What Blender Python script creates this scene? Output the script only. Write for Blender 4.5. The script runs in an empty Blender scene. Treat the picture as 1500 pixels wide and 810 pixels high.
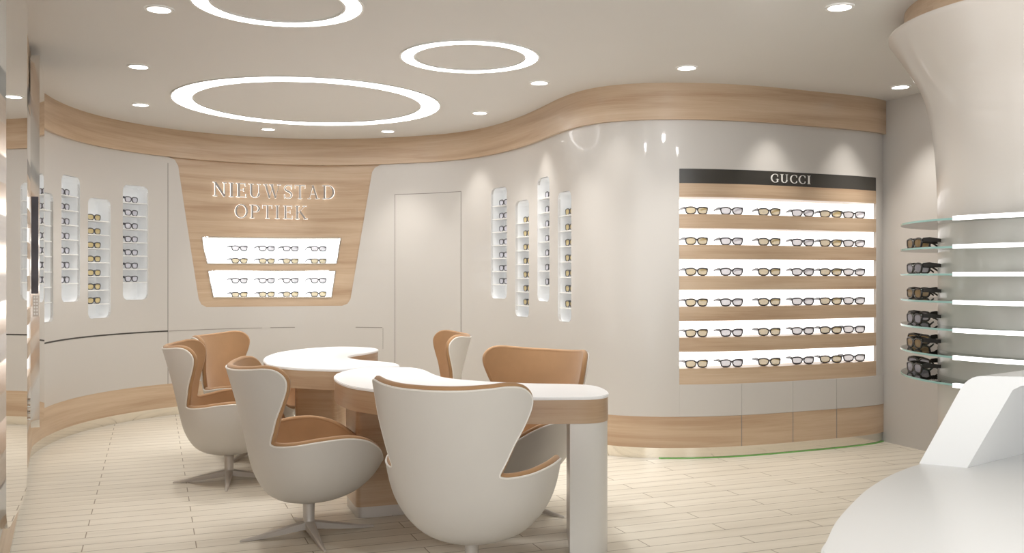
import bpy, math, random
import numpy as np
from mathutils import Vector, Matrix
from mathutils.geometry import delaunay_2d_cdt
random.seed(4)
PI = math.pi
sc = bpy.context.scene
COL = sc.collection
F_PX, CX, CY, EYE = 1375.0, 750.0, 405.0, 1.35      # pinhole of the photograph (1500x810), eye height
CEIL = 2.78

# ------------------------------------------------------------------ basic helpers
def newmesh(name, verts, faces, mats, fmat=None, uvs=None, sharp=35):
    me = bpy.data.meshes.new(name)
    me.from_pydata([tuple(v) for v in verts], [], faces)
    for m in (mats if isinstance(mats, (list, tuple)) else [mats]):
        me.materials.append(m)
    if fmat:
        me.polygons.foreach_set('material_index', fmat)
    uvl = me.uv_layers.new(name='UVMap')
    if uvs is not None:
        for lp in me.loops:
            uvl.data[lp.index].uv = uvs[lp.vertex_index]
    else:
        for p in me.polygons:
            n = p.normal
            for li in p.loop_indices:
                co = me.vertices[me.loops[li].vertex_index].co
                if abs(n.z) < .7:
                    h = Vector((-n.y, n.x, 0)); h = h.normalized() if h.length > 1e-6 else Vector((1, 0, 0))
                    uvl.data[li].uv = (co.x*h.x + co.y*h.y, co.z)
                else:
                    uvl.data[li].uv = (co.x, co.y)
    me.polygons.foreach_set('use_smooth', [True]*len(me.polygons))
    me.set_sharp_from_angle(angle=math.radians(sharp))
    me.update()
    return me

def link(name, me, parent=None, loc=None):
    o = bpy.data.objects.new(name, me); COL.objects.link(o)
    if parent is not None: o.parent = parent
    if loc is not None: o.location = loc
    return o

def thing(name, label, cat, loc=(0, 0, 0), rz=0, group=None):
    o = bpy.data.objects.new(name, None); COL.objects.link(o)
    o.location = loc; o.rotation_euler = (0, 0, rz); o.empty_display_size = .1
    o['label'] = label; o['category'] = cat
    if group: o['group'] = group
    return o

def tag(o, label, cat, group=None):
    o['label'] = label; o['category'] = cat
    if group: o['group'] = group
    return o

class MB:
    def __init__(s): s.v = []; s.f = []; s.m = []; s.uv = []
    def add(s, vs, fs, mi=0, uv=None):
        b = len(s.v); s.v += [tuple(v) for v in vs]
        s.f += [tuple(i+b for i in f) for f in fs]; s.m += [mi]*len(fs)
        s.uv += uv if uv else [(0, 0)]*len(vs)
    def box(s, x0, x1, y0, y1, z0, z1, mi=0, M=None):
        vs = [Vector(p) for p in ((x0,y0,z0),(x1,y0,z0),(x1,y1,z0),(x0,y1,z0),(x0,y0,z1),(x1,y0,z1),(x1,y1,z1),(x0,y1,z1))]
        if M: vs = [M @ v for v in vs]
        s.add(vs, [(0,3,2,1),(4,5,6,7),(0,1,5,4),(1,2,6,5),(2,3,7,6),(3,0,4,7)], mi)
    def tube(s, pts, r, n=8, closed=False, mi=0, cap=True):
        pts = [Vector(p) for p in pts]; N = len(pts)
        rs = r if isinstance(r, (list, tuple)) else [r]*N
        vs = []; up = None
        for i, p in enumerate(pts):
            a = pts[(i-1) % N] if (closed or i > 0) else p
            b = pts[(i+1) % N] if (closed or i < N-1) else p
            t = (b-a).normalized()
            if up is None:
                up = Vector((0, 0, 1)) if abs(t.z) < .9 else Vector((1, 0, 0))
            u = (up - t*up.dot(t)).normalized(); w = t.cross(u); up = u
            for k in range(n):
                q = 2*PI*k/n
                vs.append(p + (u*math.cos(q) + w*math.sin(q))*rs[i])
        fs = []
        for i in range(N if closed else N-1):
            j = (i+1) % N
            for k in range(n):
                fs.append((i*n+k, i*n+(k+1) % n, j*n+(k+1) % n, j*n+k))
        if cap and not closed:
            fs.append(tuple(range(n-1, -1, -1))); fs.append(tuple((N-1)*n+k for k in range(n)))
        s.add(vs, fs, mi)
    def lathe(s, prof, n=48, c=(0, 0), mi=0, a0=0, a1=2*PI):
        full = abs(a1-a0-2*PI) < 1e-6
        na = n if full else n+1; vs = []
        for r, z in prof:
            for k in range(na):
                a = a0+(a1-a0)*k/n
                vs.append((c[0]+r*math.cos(a), c[1]+r*math.sin(a), z))
        fs = []
        for i in range(len(prof)-1):
            for k in range(n):
                kk = (k+1) % na
                fs.append((i*na+k, i*na+kk, (i+1)*na+kk, (i+1)*na+k))
        s.add(vs, fs, mi)
    def prism(s, poly, z0, z1, mi=0, mtop=None):
        n = len(poly); A = sum(poly[i][0]*poly[(i+1) % n][1]-poly[(i+1) % n][0]*poly[i][1] for i in range(n))
        if A < 0: poly = poly[::-1]
        vs = [(x, y, z0) for x, y in poly]+[(x, y, z1) for x, y in poly]
        s.add(vs, [(i, (i+1) % n, n+(i+1) % n, n+i) for i in range(n)], mi)
        s.add(vs, [tuple(range(n-1, -1, -1)), tuple(range(n, 2*n))], mi if mtop is None else mtop)
    def mesh(s, name, mats, uv=False, sharp=35):
        return newmesh(name, s.v, s.f, mats, s.m, s.uv if uv else None, sharp)
    def obj(s, name, mats, parent=None, uv=False, sharp=35):
        return link(name, s.mesh(name, mats, uv, sharp), parent)

def catmull(P, per=8, closed=False):
    P = [np.array(p, float) for p in P]; n = len(P); out = []
    for i in range(n if closed else n-1):
        if closed: p0, p1, p2, p3 = P[(i-1) % n], P[i], P[(i+1) % n], P[(i+2) % n]
        else: p0, p1, p2, p3 = P[max(i-1, 0)], P[i], P[i+1], P[min(i+2, n-1)]
        for k in range(per):
            t = k/per
            out.append(tuple(.5*((2*p1)+(-p0+p2)*t+(2*p0-5*p1+4*p2-p3)*t*t+(-p0+3*p1-3*p2+p3)*t**3)))
    if not closed: out.append(tuple(P[-1]))
    return out

def inside(p, poly):
    x, y = p; c = False; j = len(poly)-1
    for i in range(len(poly)):
        xi, yi = poly[i]; xj, yj = poly[j]
        if (yi > y) != (yj > y) and x < (xj-xi)*(y-yi)/(yj-yi)+xi: c = not c
        j = i
    return c

# ------------------------------------------------------------------ materials
def mat(name):
    m = bpy.data.materials.new(name); m.use_nodes = True
    nt = m.node_tree; b = nt.nodes['Principled BSDF']
    return m, nt, b
def simple(name, col, rough=.5, metal=0, coat=0, spec=.5, emit=0, ecol=None, sheen=0):
    m, nt, b = mat(name)
    b.inputs['Base Color'].default_value = (*col, 1); b.inputs['Roughness'].default_value = rough
    b.inputs['Metallic'].default_value = metal; b.inputs['Coat Weight'].default_value = coat
    b.inputs['Coat Roughness'].default_value = .04; b.inputs['Specular IOR Level'].default_value = spec
    b.inputs['Sheen Weight'].default_value = sheen
    if emit:
        b.inputs['Emission Color'].default_value = (*(ecol or col), 1); b.inputs['Emission Strength'].default_value = emit
    return m
def speckle(m, col, amt, scale, rough_amt=0):
    nt = m.node_tree; b = nt.nodes['Principled BSDF']
    tc = nt.nodes.new('ShaderNodeTexCoord'); no = nt.nodes.new('ShaderNodeTexNoise')
    no.inputs['Scale'].default_value = scale; no.inputs['Detail'].default_value = 5
    mx = nt.nodes.new('ShaderNodeMix'); mx.data_type = 'RGBA'
    mx.inputs[6].default_value = (*[c*(1-amt) for c in col], 1); mx.inputs[7].default_value = (*[min(1, c*(1+amt)) for c in col], 1)
    nt.links.new(tc.outputs['Object'], no.inputs['Vector']); nt.links.new(no.outputs['Fac'], mx.inputs[0])
    nt.links.new(mx.outputs[2], b.inputs['Base Color'])
    return m
def wood(name, c0, c1, c2, rough=.38, coat=.15, su=.55, sv=11.0):
    m, nt, b = mat(name); N = nt.nodes.new; L = nt.links.new
    uv = N('ShaderNodeUVMap'); uv.uv_map = 'UVMap'
    oi = N('ShaderNodeObjectInfo')
    mp = N('ShaderNodeMapping'); mp.inputs['Scale'].default_value = (su, sv, 1)
    add = N('ShaderNodeVectorMath'); add.operation = 'ADD'
    L(uv.outputs['UV'], mp.inputs['Vector']); L(mp.outputs[0], add.inputs[0]); L(oi.outputs['Random'], add.inputs[1])
    n1 = N('ShaderNodeTexNoise'); n1.inputs['Scale'].default_value = 1; n1.inputs['Detail'].default_value = 6; n1.inputs['Roughness'].default_value = .62; n1.inputs['Distortion'].default_value = .35
    L(add.outputs[0], n1.inputs['Vector'])
    mp2 = N('ShaderNodeMapping'); mp2.inputs['Scale'].default_value = (su*4, sv*14, 1); L(uv.outputs['UV'], mp2.inputs['Vector'])
    n2 = N('ShaderNodeTexNoise'); n2.inputs['Scale'].default_value = 1; n2.inputs['Detail'].default_value = 3; L(mp2.outputs[0], n2.inputs['Vector'])
    mx = N('ShaderNodeMath'); mx.operation = 'MULTIPLY_ADD'; L(n2.outputs['Fac'], mx.inputs[0]); mx.inputs[1].default_value = .22
    L(n1.outputs['Fac'], mx.inputs[2])
    cr = N('ShaderNodeValToRGB'); e = cr.color_ramp.elements
    e[0].position = .42; e[0].color = (*c0, 1); e[1].position = .82; e[1].color = (*c2, 1)
    k = e.new(.6); k.color = (*c1, 1)
    L(mx.outputs[0], cr.inputs[0]); L(cr.outputs[0], b.inputs['Base Color'])
    b.inputs['Roughness'].default_value = rough; b.inputs['Coat Weight'].default_value = coat; b.inputs['Coat Roughness'].default_value = .15
    return m

LACQ = (.585, .56, .53)
M_wall = speckle(simple('gloss_lacquer', LACQ, .32, coat=.22), LACQ, .012, 2.5)
M_side = simple('matt_paint', (.60, .575, .545), .6)
M_ceil = speckle(simple('ceiling_paint', (.74, .73, .715), .7), (.74, .73, .715), .015, 1.3)
M_wood = wood('oak_veneer', (.43, .29, .185), (.53, .385, .26), (.62, .48, .345))
M_wood2 = wood('walnut_veneer', (.38, .235, .14), (.48, .325, .205), (.57, .41, .275), rough=.3, coat=.3, sv=8)
M_white = simple('white_solid_surface', (.86, .86, .85), .35)
M_top = simple('white_tabletop', (.93, .93, .93), .3)
M_niche = simple('white_niche_glow', (.84, .85, .85), .4, emit=.10, ecol=(1, 1, 1))  # faint emission added to brighten the niche interior, no lamp inside
M_chrome = simple('polished_steel', (.82, .80, .77), .08, metal=1)
M_speck = simple('noise_speckle_side', (.5, .5, .5), .25)  # pale and dark image grain painted into the side colour
_nt = M_speck.node_tree; _tc = _nt.nodes.new('ShaderNodeTexCoord'); _n = _nt.nodes.new('ShaderNodeTexNoise'); _n.inputs['Scale'].default_value = 90; _n.inputs['Detail'].default_value = 1
_c = _nt.nodes.new('ShaderNodeValToRGB'); _c.color_ramp.elements[0].position = .44; _c.color_ramp.elements[0].color = (.12, .13, .12, 1); _c.color_ramp.elements[1].position = .54; _c.color_ramp.elements[1].color = (.75, .77, .75, 1)
_nt.links.new(_tc.outputs['Object'], _n.inputs['Vector']); _nt.links.new(_n.outputs['Fac'], _c.inputs[0]); _nt.links.new(_c.outputs[0], _nt.nodes['Principled BSDF'].inputs['Base Color'])
M_lsteel = simple('satin_steel_letter', (.27, .25, .23), .4, metal=.6)
M_kick = simple('brushed_steel_kick', (.80, .76, .68), .12, metal=1)
M_mirror = simple('mirror_glass', (.86, .84, .81), .015, metal=1)
M_dark = speckle(simple('header_charcoal', (.045, .042, .037), .3, coat=.2), (.045, .042, .037), .1, 6)
M_black = simple('dark_satin', (.055, .05, .065), .25)
M_gap = simple('shadow_gap', (.06, .055, .05), .8)
M_gap2 = simple('panel_joint', (.26, .24, .22), .7)
M_letterw = simple('white_letter', (.85, .83, .8), .4)
M_green = simple('green_glass_edge', (.16, .42, .10), .2)
M_teal = simple('teal_glass_edge', (.30, .50, .47), .15)
M_led = simple('light_diffuser', (1, 1, 1), .5, emit=8.6, ecol=(1, 1, 1))
M_down = simple('downlight_diffuser', (1, 1, 1), .5, emit=9.0, ecol=(1, .98, .95))
M_lit = simple('backlit_panel', (.9, .9, .9), .5, emit=1.25, ecol=(1, 1, .99))
M_litbox = simple('light_box_panel', (.9, .9, .9), .5, emit=1.4, ecol=(1, 1, 1))
M_halo = simple('letter_led', (1, 1, 1), .5, emit=.8, ecol=(1, .97, .92))
M_strip = simple('shelf_led_strip', (1, 1, 1), .5, emit=1.5)
M_shell = speckle(simple('greige_shell', (.63, .60, .56), .45, coat=.12), (.63, .60, .56), .02, 9)
M_endleg = simple('pale_lacquer_leg', (.76, .74, .71), .35)
TAN = (.43, .245, .115)
M_tan = speckle(simple('tan_suede', TAN, .75, sheen=.25), TAN, .16, 7)
M_pipe = simple('white_piping', (.82, .79, .74), .5)
M_leg = simple('pale_metal', (.56, .52, .48), .35, metal=.25)
M_frame = simple('dark_frame', (.075, .075, .085), .3)
M_framek = simple('black_brown_frame', (.035, .028, .024), .25)
def lens(name, col, alpha):
    m, nt, b = mat(name)
    b.inputs['Base Color'].default_value = (*col, 1); b.inputs['Roughness'].default_value = .2; b.inputs['Specular IOR Level'].default_value = .25; b.inputs['Alpha'].default_value = alpha
    return m
M_amber = lens('amber_lens', (.66, .53, .25), .85)
M_clear = lens('pale_grey_lens', (.70, .70, .79), .8)
M_brown = lens('brown_lens', (.26, .16, .06), .88)
M_smoke = lens('smoke_lens', (.33, .31, .36), .85)
def glassmat(name, col, k):
    m = bpy.data.materials.new(name); m.use_nodes = True; nt = m.node_tree; nt.nodes.clear()
    o = nt.nodes.new('ShaderNodeOutputMaterial'); t = nt.nodes.new('ShaderNodeBsdfTransparent'); g = nt.nodes.new('ShaderNodeBsdfGlossy')
    g.inputs['Roughness'].default_value = .03; t.inputs['Color'].default_value = (*col, 1)
    fr = nt.nodes.new('ShaderNodeFresnel'); fr.inputs['IOR'].default_value = k
    mx = nt.nodes.new('ShaderNodeMixShader')
    nt.links.new(fr.outputs[0], mx.inputs[0]); nt.links.new(t.outputs[0], mx.inputs[1]); nt.links.new(g.outputs[0], mx.inputs[2]); nt.links.new(mx.outputs[0], o.inputs[0])
    return m
M_glass = glassmat('clear_glass', (.93, .98, .96), 1.4)

def floor_mat():
    m, nt, b = mat('pale_plank_floor'); N = nt.nodes.new; L = nt.links.new
    tc = N('ShaderNodeTexCoord'); mp = N('ShaderNodeMapping'); mp.inputs['Rotation'].default_value = (0, 0, -math.radians(20.9))
    mp.inputs['Location'].default_value = (.33, .02, 0)
    L(tc.outputs['Object'], mp.inputs['Vector'])
    br = N('ShaderNodeTexBrick'); br.offset = .5; br.offset_frequency = 2
    br.inputs['Scale'].default_value = 1; br.inputs['Brick Width'].default_value = 1.06; br.inputs['Row Height'].default_value = .13
    br.inputs['Mortar Size'].default_value = .003; br.inputs['Mortar Smooth'].default_value = .2
    br.inputs['Color1'].default_value = (.79, .735, .63, 1); br.inputs['Color2'].default_value = (.83, .775, .67, 1); br.inputs['Mortar'].default_value = (.30, .24, .16, 1)
    L(mp.outputs[0], br.inputs['Vector'])
    mg = N('ShaderNodeMapping'); mg.inputs['Scale'].default_value = (1.1, 16, 1); L(mp.outputs[0], mg.inputs['Vector'])
    no = N('ShaderNodeTexNoise'); no.inputs['Scale'].default_value = 1; no.inputs['Detail'].default_value = 6; L(mg.outputs[0], no.inputs['Vector'])
    cr = N('ShaderNodeValToRGB'); e = cr.color_ramp.elements; e[0].position = .3; e[0].color = (.86, .85, .83, 1); e[1].position = .7; e[1].color = (1, 1, 1, 1)
    L(no.outputs['Fac'], cr.inputs[0])
    mx = N('ShaderNodeMix'); mx.data_type = 'RGBA'; mx.blend_type = 'MULTIPLY'; mx.inputs[0].default_value = 1
    L(br.outputs['Color'], mx.inputs[6]); L(cr.outputs[0], mx.inputs[7]); L(mx.outputs[2], b.inputs['Base Color'])
    b.inputs['Roughness'].default_value = .36
    return m
M_floor = floor_mat()

# ------------------------------------------------------------------ the curved wall
CP = [[-3.3898, 6.59], [-3.5355, 6.8364], [-3.7221, 7.3541], [-3.7885, 8.2227], [-3.4795, 9.019], [-2.8391, 9.6025], [-2.0209, 9.8765], [-1.172, 9.6941], [-0.4078, 9.3591], [0.0641, 8.5653], [0.3145, 7.8398], [0.6008, 6.9247], [1.587, 6.9376], [2.2822, 7.2698], [2.9196, 7.5242], [3.0481, 7.695]]
def bspl(C, ns=1200):
    C = np.array(C); n = len(C); kn = np.r_[[0]*3, np.linspace(0, 1, n-2), [1]*3]
    out = []
    for t in np.linspace(0, 1-1e-9, ns):
        k = int(np.searchsorted(kn, t, 'right'))-1
        d = [C[j+k-3].copy() for j in range(4)]
        for r in range(1, 4):
            for j in range(3, r-1, -1):
                a = (t-kn[j+k-3])/(kn[j+1+k-r]-kn[j+k-3]); d[j] = (1-a)*d[j-1]+a*d[j]
        out.append(d[3])
    return np.array(out)
WP = bspl(CP)
WS = np.r_[0, np.cumsum(np.hypot(*np.diff(WP, axis=0).T))]
WT = np.gradient(WP, WS, axis=0); WT /= np.hypot(*WT.T)[:, None]
WN = np.c_[WT[:, 1], -WT[:, 0]]                   # towards the room
S_END = WS[-1]
def W(s, z, off=0):
    x = np.interp(s, WS, WP[:, 0])+np.interp(s, WS, WN[:, 0])*off
    y = np.interp(s, WS, WP[:, 1])+np.interp(s, WS, WN[:, 1])*off
    return Vector((x, y, z))
def Wn(s): return Vector((np.interp(s, WS, WN[:, 0]), np.interp(s, WS, WN[:, 1]), 0)).normalized()
def s_at(x, off=0):
    Q = WP+WN*off; r = Q[:, 0]/Q[:, 1]; t = (x-CX)/F_PX
    i = np.nonzero((r[:-1]-t)*(r[1:]-t) <= 0)[0]
    i = i[0] if len(i) else (0 if t < r[0] else len(r)-2)
    k = (t-r[i])/(r[i+1]-r[i]) if r[i+1] != r[i] else 0
    return float(WS[i]+(WS[i+1]-WS[i])*min(1, max(0, k)))
def wz(x, y, off=0):
    s = s_at(x, off); d = W(s, 0, off).y
    return s, EYE+(CY-y)*d/F_PX

def densify(poly, step=.04):
    out = []
    for i in range(len(poly)):
        a, b = poly[i], poly[(i+1) % len(poly)]
        n = max(1, int(abs(b[0]-a[0])/step+.999))
        out += [(a[0]+(b[0]-a[0])*k/n, a[1]+(b[1]-a[1])*k/n) for k in range(n)]
    return out
def cdt(outline, holes, gs, gz):
    """triangulate a 2D region with holes, with a grid of inner points"""
    V = []; E = []
    for poly in [outline]+holes:
        b = len(V); V += [Vector(p) for p in poly]; n = len(poly)
        E += [(b+i, b+(i+1) % n) for i in range(n)]
    for x in gs:
        for y in gz:
            if inside((x, y), outline) and not any(inside((x, y), h) for h in holes): V.append(Vector((x, y)))
    v, e, f, *_ = delaunay_2d_cdt(V, E, [], 0, 1e-5)
    F = []
    for t in f:
        c = (sum(v[i].x for i in t)/3, sum(v[i].y for i in t)/3)
        if inside(c, outline) and not any(inside(c, h) for h in holes): F.append(tuple(t))
    return [(p.x, p.y) for p in v], F
def wallpanel(name, outline, mats, off=0, holes=(), depth=.02, parent=None, step=.045, fn=None):
    fn = fn or W
    ol = densify(outline, step); hs = [densify(h, step) for h in holes]
    xs = [p[0] for p in ol]; zs = [p[1] for p in ol]
    gs = np.arange(min(xs)+step/2, max(xs), step); gz = np.linspace(min(zs), max(zs), max(2, int((max(zs)-min(zs))/.22)+2))[1:-1]
    P2, F = cdt(ol, hs, gs, gz)
    mb = MB()
    vs = [fn(p[0], p[1], off) for p in P2]
    fs = []
    for t in F:
        a, b, c = [P2[i] for i in t]
        ccw = (b[0]-a[0])*(c[1]-a[1])-(b[1]-a[1])*(c[0]-a[0]) > 0
        fs.append(t if ccw else t[::-1])
    mb.add(vs, fs, 0, [tuple(p) for p in P2])
    if depth:
        for poly in [ol]+hs:
            n = len(poly)
            v2 = [fn(p[0], p[1], off) for p in poly]+[fn(p[0], p[1], off-depth) for p in poly]
            mb.add(v2, [(i, (i+1) % n, n+(i+1) % n, n+i) for i in range(n)], 0, [tuple(p) for p in poly]*2)
    return mb.obj(name, mats, parent, uv=True)
def band(name, s0, s1, z0, z1, off, depth, m, parent=None, fn=None, step=.04):
    """a solid strip that follows the wall"""
    fn = fn or W
    n = max(1, int((s1-s0)/step)); mb = MB()
    ring = [(z0, off), (z1, off), (z1, off-depth), (z0, off-depth)]
    vs = []; uv = []
    for i in range(n+1):
        s = s0+(s1-s0)*i/n
        for k, (z, o) in enumerate(ring):
            vs.append(fn(s, z, o)); uv.append((s, z+(o-off)*(1 if k > 1 else 0)))
    fs = []
    for i in range(n):
        for k in range(4):
            kk = (k+1) % 4
            fs.append((i*4+k, (i+1)*4+k, (i+1)*4+kk, i*4+kk))
    fs += [(0, 1, 2, 3), (n*4+3, n*4+2, n*4+1, n*4)]
    mb.add(vs, fs, 0, uv)
    return mb.obj(name, m, parent, uv=True)
def struct(o): o['kind'] = 'structure'; return o
def rrect(s0, s1, z0, z1, r, n=6):
    out = []
    for cx, cz, a in ((s1-r, z0+r, -90), (s1-r, z1-r, 0), (s0+r, z1-r, 90), (s0+r, z0+r, 180)):
        for k in range(n+1):
            q = math.radians(a+90*k/n); out.append((cx+r*math.cos(q), cz+r*math.sin(q)))
    return out

Z_KICK, Z_BASE, Z_FAS = .08, .31, 2.51
S0 = float(WS[np.argmax(WP[:, 1] > 6.97)])           # where the left display ends and the curved wall starts
# niches: (x0, x1, y_top, y_bottom, first glasses y, colour)
NICHES = [(62, 78, 283, 472, 300, 'amber'), (90, 117, 258, 442, 280, 'clear'), (129, 162, 291, 466, 317, 'amber'), (180, 217, 272, 439, 291, 'clear'),
          (719.5, 742.5, 275, 437.5, 295, 'clear'), (755, 774.8, 293.7, 464, 320, 'amber'), (787.4, 804.8, 260, 441.5, 283, 'clear'), (817.4, 836.8, 280.5, 471.5, 308, 'amber')]
NR = []
for (x0, x1, yt, yb, yg, c) in NICHES:
    s0, zt = wz(x0, yt); s1, _ = wz(x1, yt); sm, zt = wz((x0+x1)/2, yt); _, zb = wz((x0+x1)/2, yb)
    NR.append((s0, s1, zb, zt))
hol = [rrect(*r, .055) for r in NR]
G0, G1, GZ0, GZ1 = s_at(995), s_at(1283.5), .549, 2.15
gh = [(G0, GZ0), (G1, GZ0), (G1, GZ1), (G0, GZ1)]
trap_px = [(240, 242), (248, 229.5), (256, 234), (261, 243), (276, 342), (291, 438), (295, 446), (302.6, 450), (400, 449), (501, 448), (509, 445), (513.5, 438), (529, 345), (545, 252), (549, 246), (557, 241.5), (566, 242)]
trap = [wz(*p) for p in trap_px]
trap[0] = (trap[0][0]+.05, Z_FAS); trap[-1] = (trap[-1][0]-.05, Z_FAS); trap[1] = (trap[1][0], min(trap[1][1], Z_FAS-.004)); trap[-2] = (trap[-2][0], min(trap[-2][1], Z_FAS-.004))
outline = [(S0, Z_BASE), (S_END, Z_BASE), (S_END, Z_FAS)]+trap[::-1]+[(S0, Z_FAS)]
struct(wallpanel('wall_back', outline, M_wall, 0, hol+[gh], .022))
# wood backing of the sign recess, with the two light box openings
def poly_px(pts): return [wz(*p) for p in pts]
LB = [poly_px([(296.5, 347), (499, 348.5), (492.5, 386), (304.5, 386)]), poly_px([(305.5, 396.8), (491, 396.8), (485, 435.5), (313.5, 435.5)])]
tsx = [p[0] for p in trap]
struct(wallpanel('wall_sign', [(min(tsx)-.06, min(p[1] for p in trap)-.06), (max(tsx)+.06, min(p[1] for p in trap)-.06), (max(tsx)+.06, Z_FAS+.02), (min(tsx)-.06, Z_FAS+.02)],
                 M_wood, -.02, [l[::-1] for l in LB], .05))
struct(band('trim_1', S0-.02, S_END, Z_FAS, CEIL, .03, .06, M_wood))
struct(band('baseboard_back', S0-.02, S_END, Z_KICK, Z_BASE, .004, .04, M_wood))
struct(band('baseboard_kick', S0-.02, S_END, 0, Z_KICK, -.006, .04, M_kick))
struct(band('trim_2', s_at(965), S_END-.02, .0, .008, .006, .012, M_green))
# panel joints
k = 3
def joint(s0, s1, z0, z1, m=M_gap2, off=.0015):
    global k
    struct(band('trim_%d' % k, s0, s1, z0, z1, off, .004, m)); k += 1
joint(S0, s_at(246), .815, .828, M_gap)
joint(s_at(246), s_at(384), .818, .823, M_gap2); joint(s_at(396), s_at(432), .818, .825); joint(s_at(521), s_at(560), .818, .825)
sj = s_at(246); joint(sj-.003, sj+.003, Z_BASE, 2.45)
sj = s_at(561); joint(sj-.002, sj+.002, .60, .818)
# flush door
d0, d1 = s_at(578.5), s_at(675.5); dz = wz(627, 283)[1]
struct(band('door_1', d0+.005, d1-.005, .315, dz-.005, .003, .02, M_wall))
joint(d0-.003, d0+.005, Z_BASE, dz, M_gap2); joint(d1-.005, d1+.003, Z_BASE, dz, M_gap2); joint(d0-.003, d1+.003, dz-.005, dz+.002, M_gap2)

# ------------------------------------------------------------------ rest of the room
SIDE = [(3.03, 7.70), (3.03+.385*10.7, -3.0)]
def LW(s, z, off=0):                                   # left wall: a straight line, s measured from its near end
    t = Vector((-.473, 1)).normalized(); n = Vector((t.y, -t.x))
    p = Vector((-2.07-.473*(2.3-3.8), 2.3))+t*s+n*off
    return Vector((p.x, p.y, z))
LEN_L = (6.985-2.3)*math.hypot(1, .473)
room = [tuple(W(s, 0)[:2]) for s in np.linspace(S0, S_END, 90)]+[SIDE[1], (-4.2, -3.0), (-4.2, 2.3), tuple(LW(0, 0)[:2])]
room_out = [tuple(W(s, 0, -.3)[:2]) for s in np.linspace(S0, S_END, 90)]+[(SIDE[0][0]+.25, SIDE[0][1]+.2), (SIDE[1][0]+.25, -3), (-4.2, -3.0), (-4.2, 2.3), tuple(LW(0, 0, -.3)[:2])]
mb = MB(); mb.prism(room_out, -.05, 0); struct(mb.obj('floor', M_floor))
mb = MB(); mb.prism(room_out, CEIL, CEIL+.05); struct(mb.obj('ceiling', M_ceil))
def SW(s, z, off=0):
    a = Vector(SIDE[0]); t = (Vector(SIDE[1])-a).normalized(); n = Vector((t.y, -t.x)); p = a+t*s+n*off
    return Vector((p.x, p.y, z))
struct(band('wall_right', -.02, 11.3, 0, CEIL, 0, .12, M_side, fn=SW, step=1))
struct(band('wall_left', -.0, LEN_L, GZ1, CEIL, -.002, .1, M_wall, fn=LW, step=.5))
struct(band('trim_left', 0, LEN_L+.01, Z_FAS, CEIL, .03, .03, M_wood, fn=LW, step=.5))
struct(band('baseboard_left', 0, LEN_L+.01, Z_KICK, Z_BASE, .004, .05, M_wood, fn=LW, step=.5))
struct(band('baseboard_left_kick', 0, LEN_L+.01, 0, Z_KICK, -.006, .05, M_kick, fn=LW, step=.5))

# ------------------------------------------------------------------ lettering made of strokes
TH, TN, SF = .125, .045, .04
def ribbon(pts, ws):
    pts = [Vector(p) for p in pts]; L = []; R = []
    for i, p in enumerate(pts):
        a = pts[max(i-1, 0)]; b = pts[min(i+1, len(pts)-1)]; t = (b-a).normalized(); n = Vector((-t.y, t.x)); w = ws[i] if isinstance(ws, (list, tuple)) else ws
        L.append(p+n*w/2); R.append(p-n*w/2)
    return [[R[i], R[i+1], L[i+1], L[i]] for i in range(len(pts)-1)]
def bar(x0, x1, z0, z1): return [[Vector((x0, z0)), Vector((x1, z0)), Vector((x1, z1)), Vector((x0, z1))]]
def serif(x, z, w=.15): return bar(x-w, x+w, z if z < .5 else z-SF, z+SF if z < .5 else z)
def arc(cx, cz, rx, rz, a0, a1, n=22, heavy=0):
    pts = []; ws = []
    for i in range(n+1):
        a = math.radians(a0+(a1-a0)*i/n); pts.append((cx+rx*math.cos(a), cz+rz*math.sin(a))); ws.append(TN+(TH-TN)*abs(math.cos(a))**1.5)
    return ribbon(pts, ws)
def stem(x, z0=0, z1=1, w=TH): return bar(x-w/2, x+w/2, z0, z1)
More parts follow.
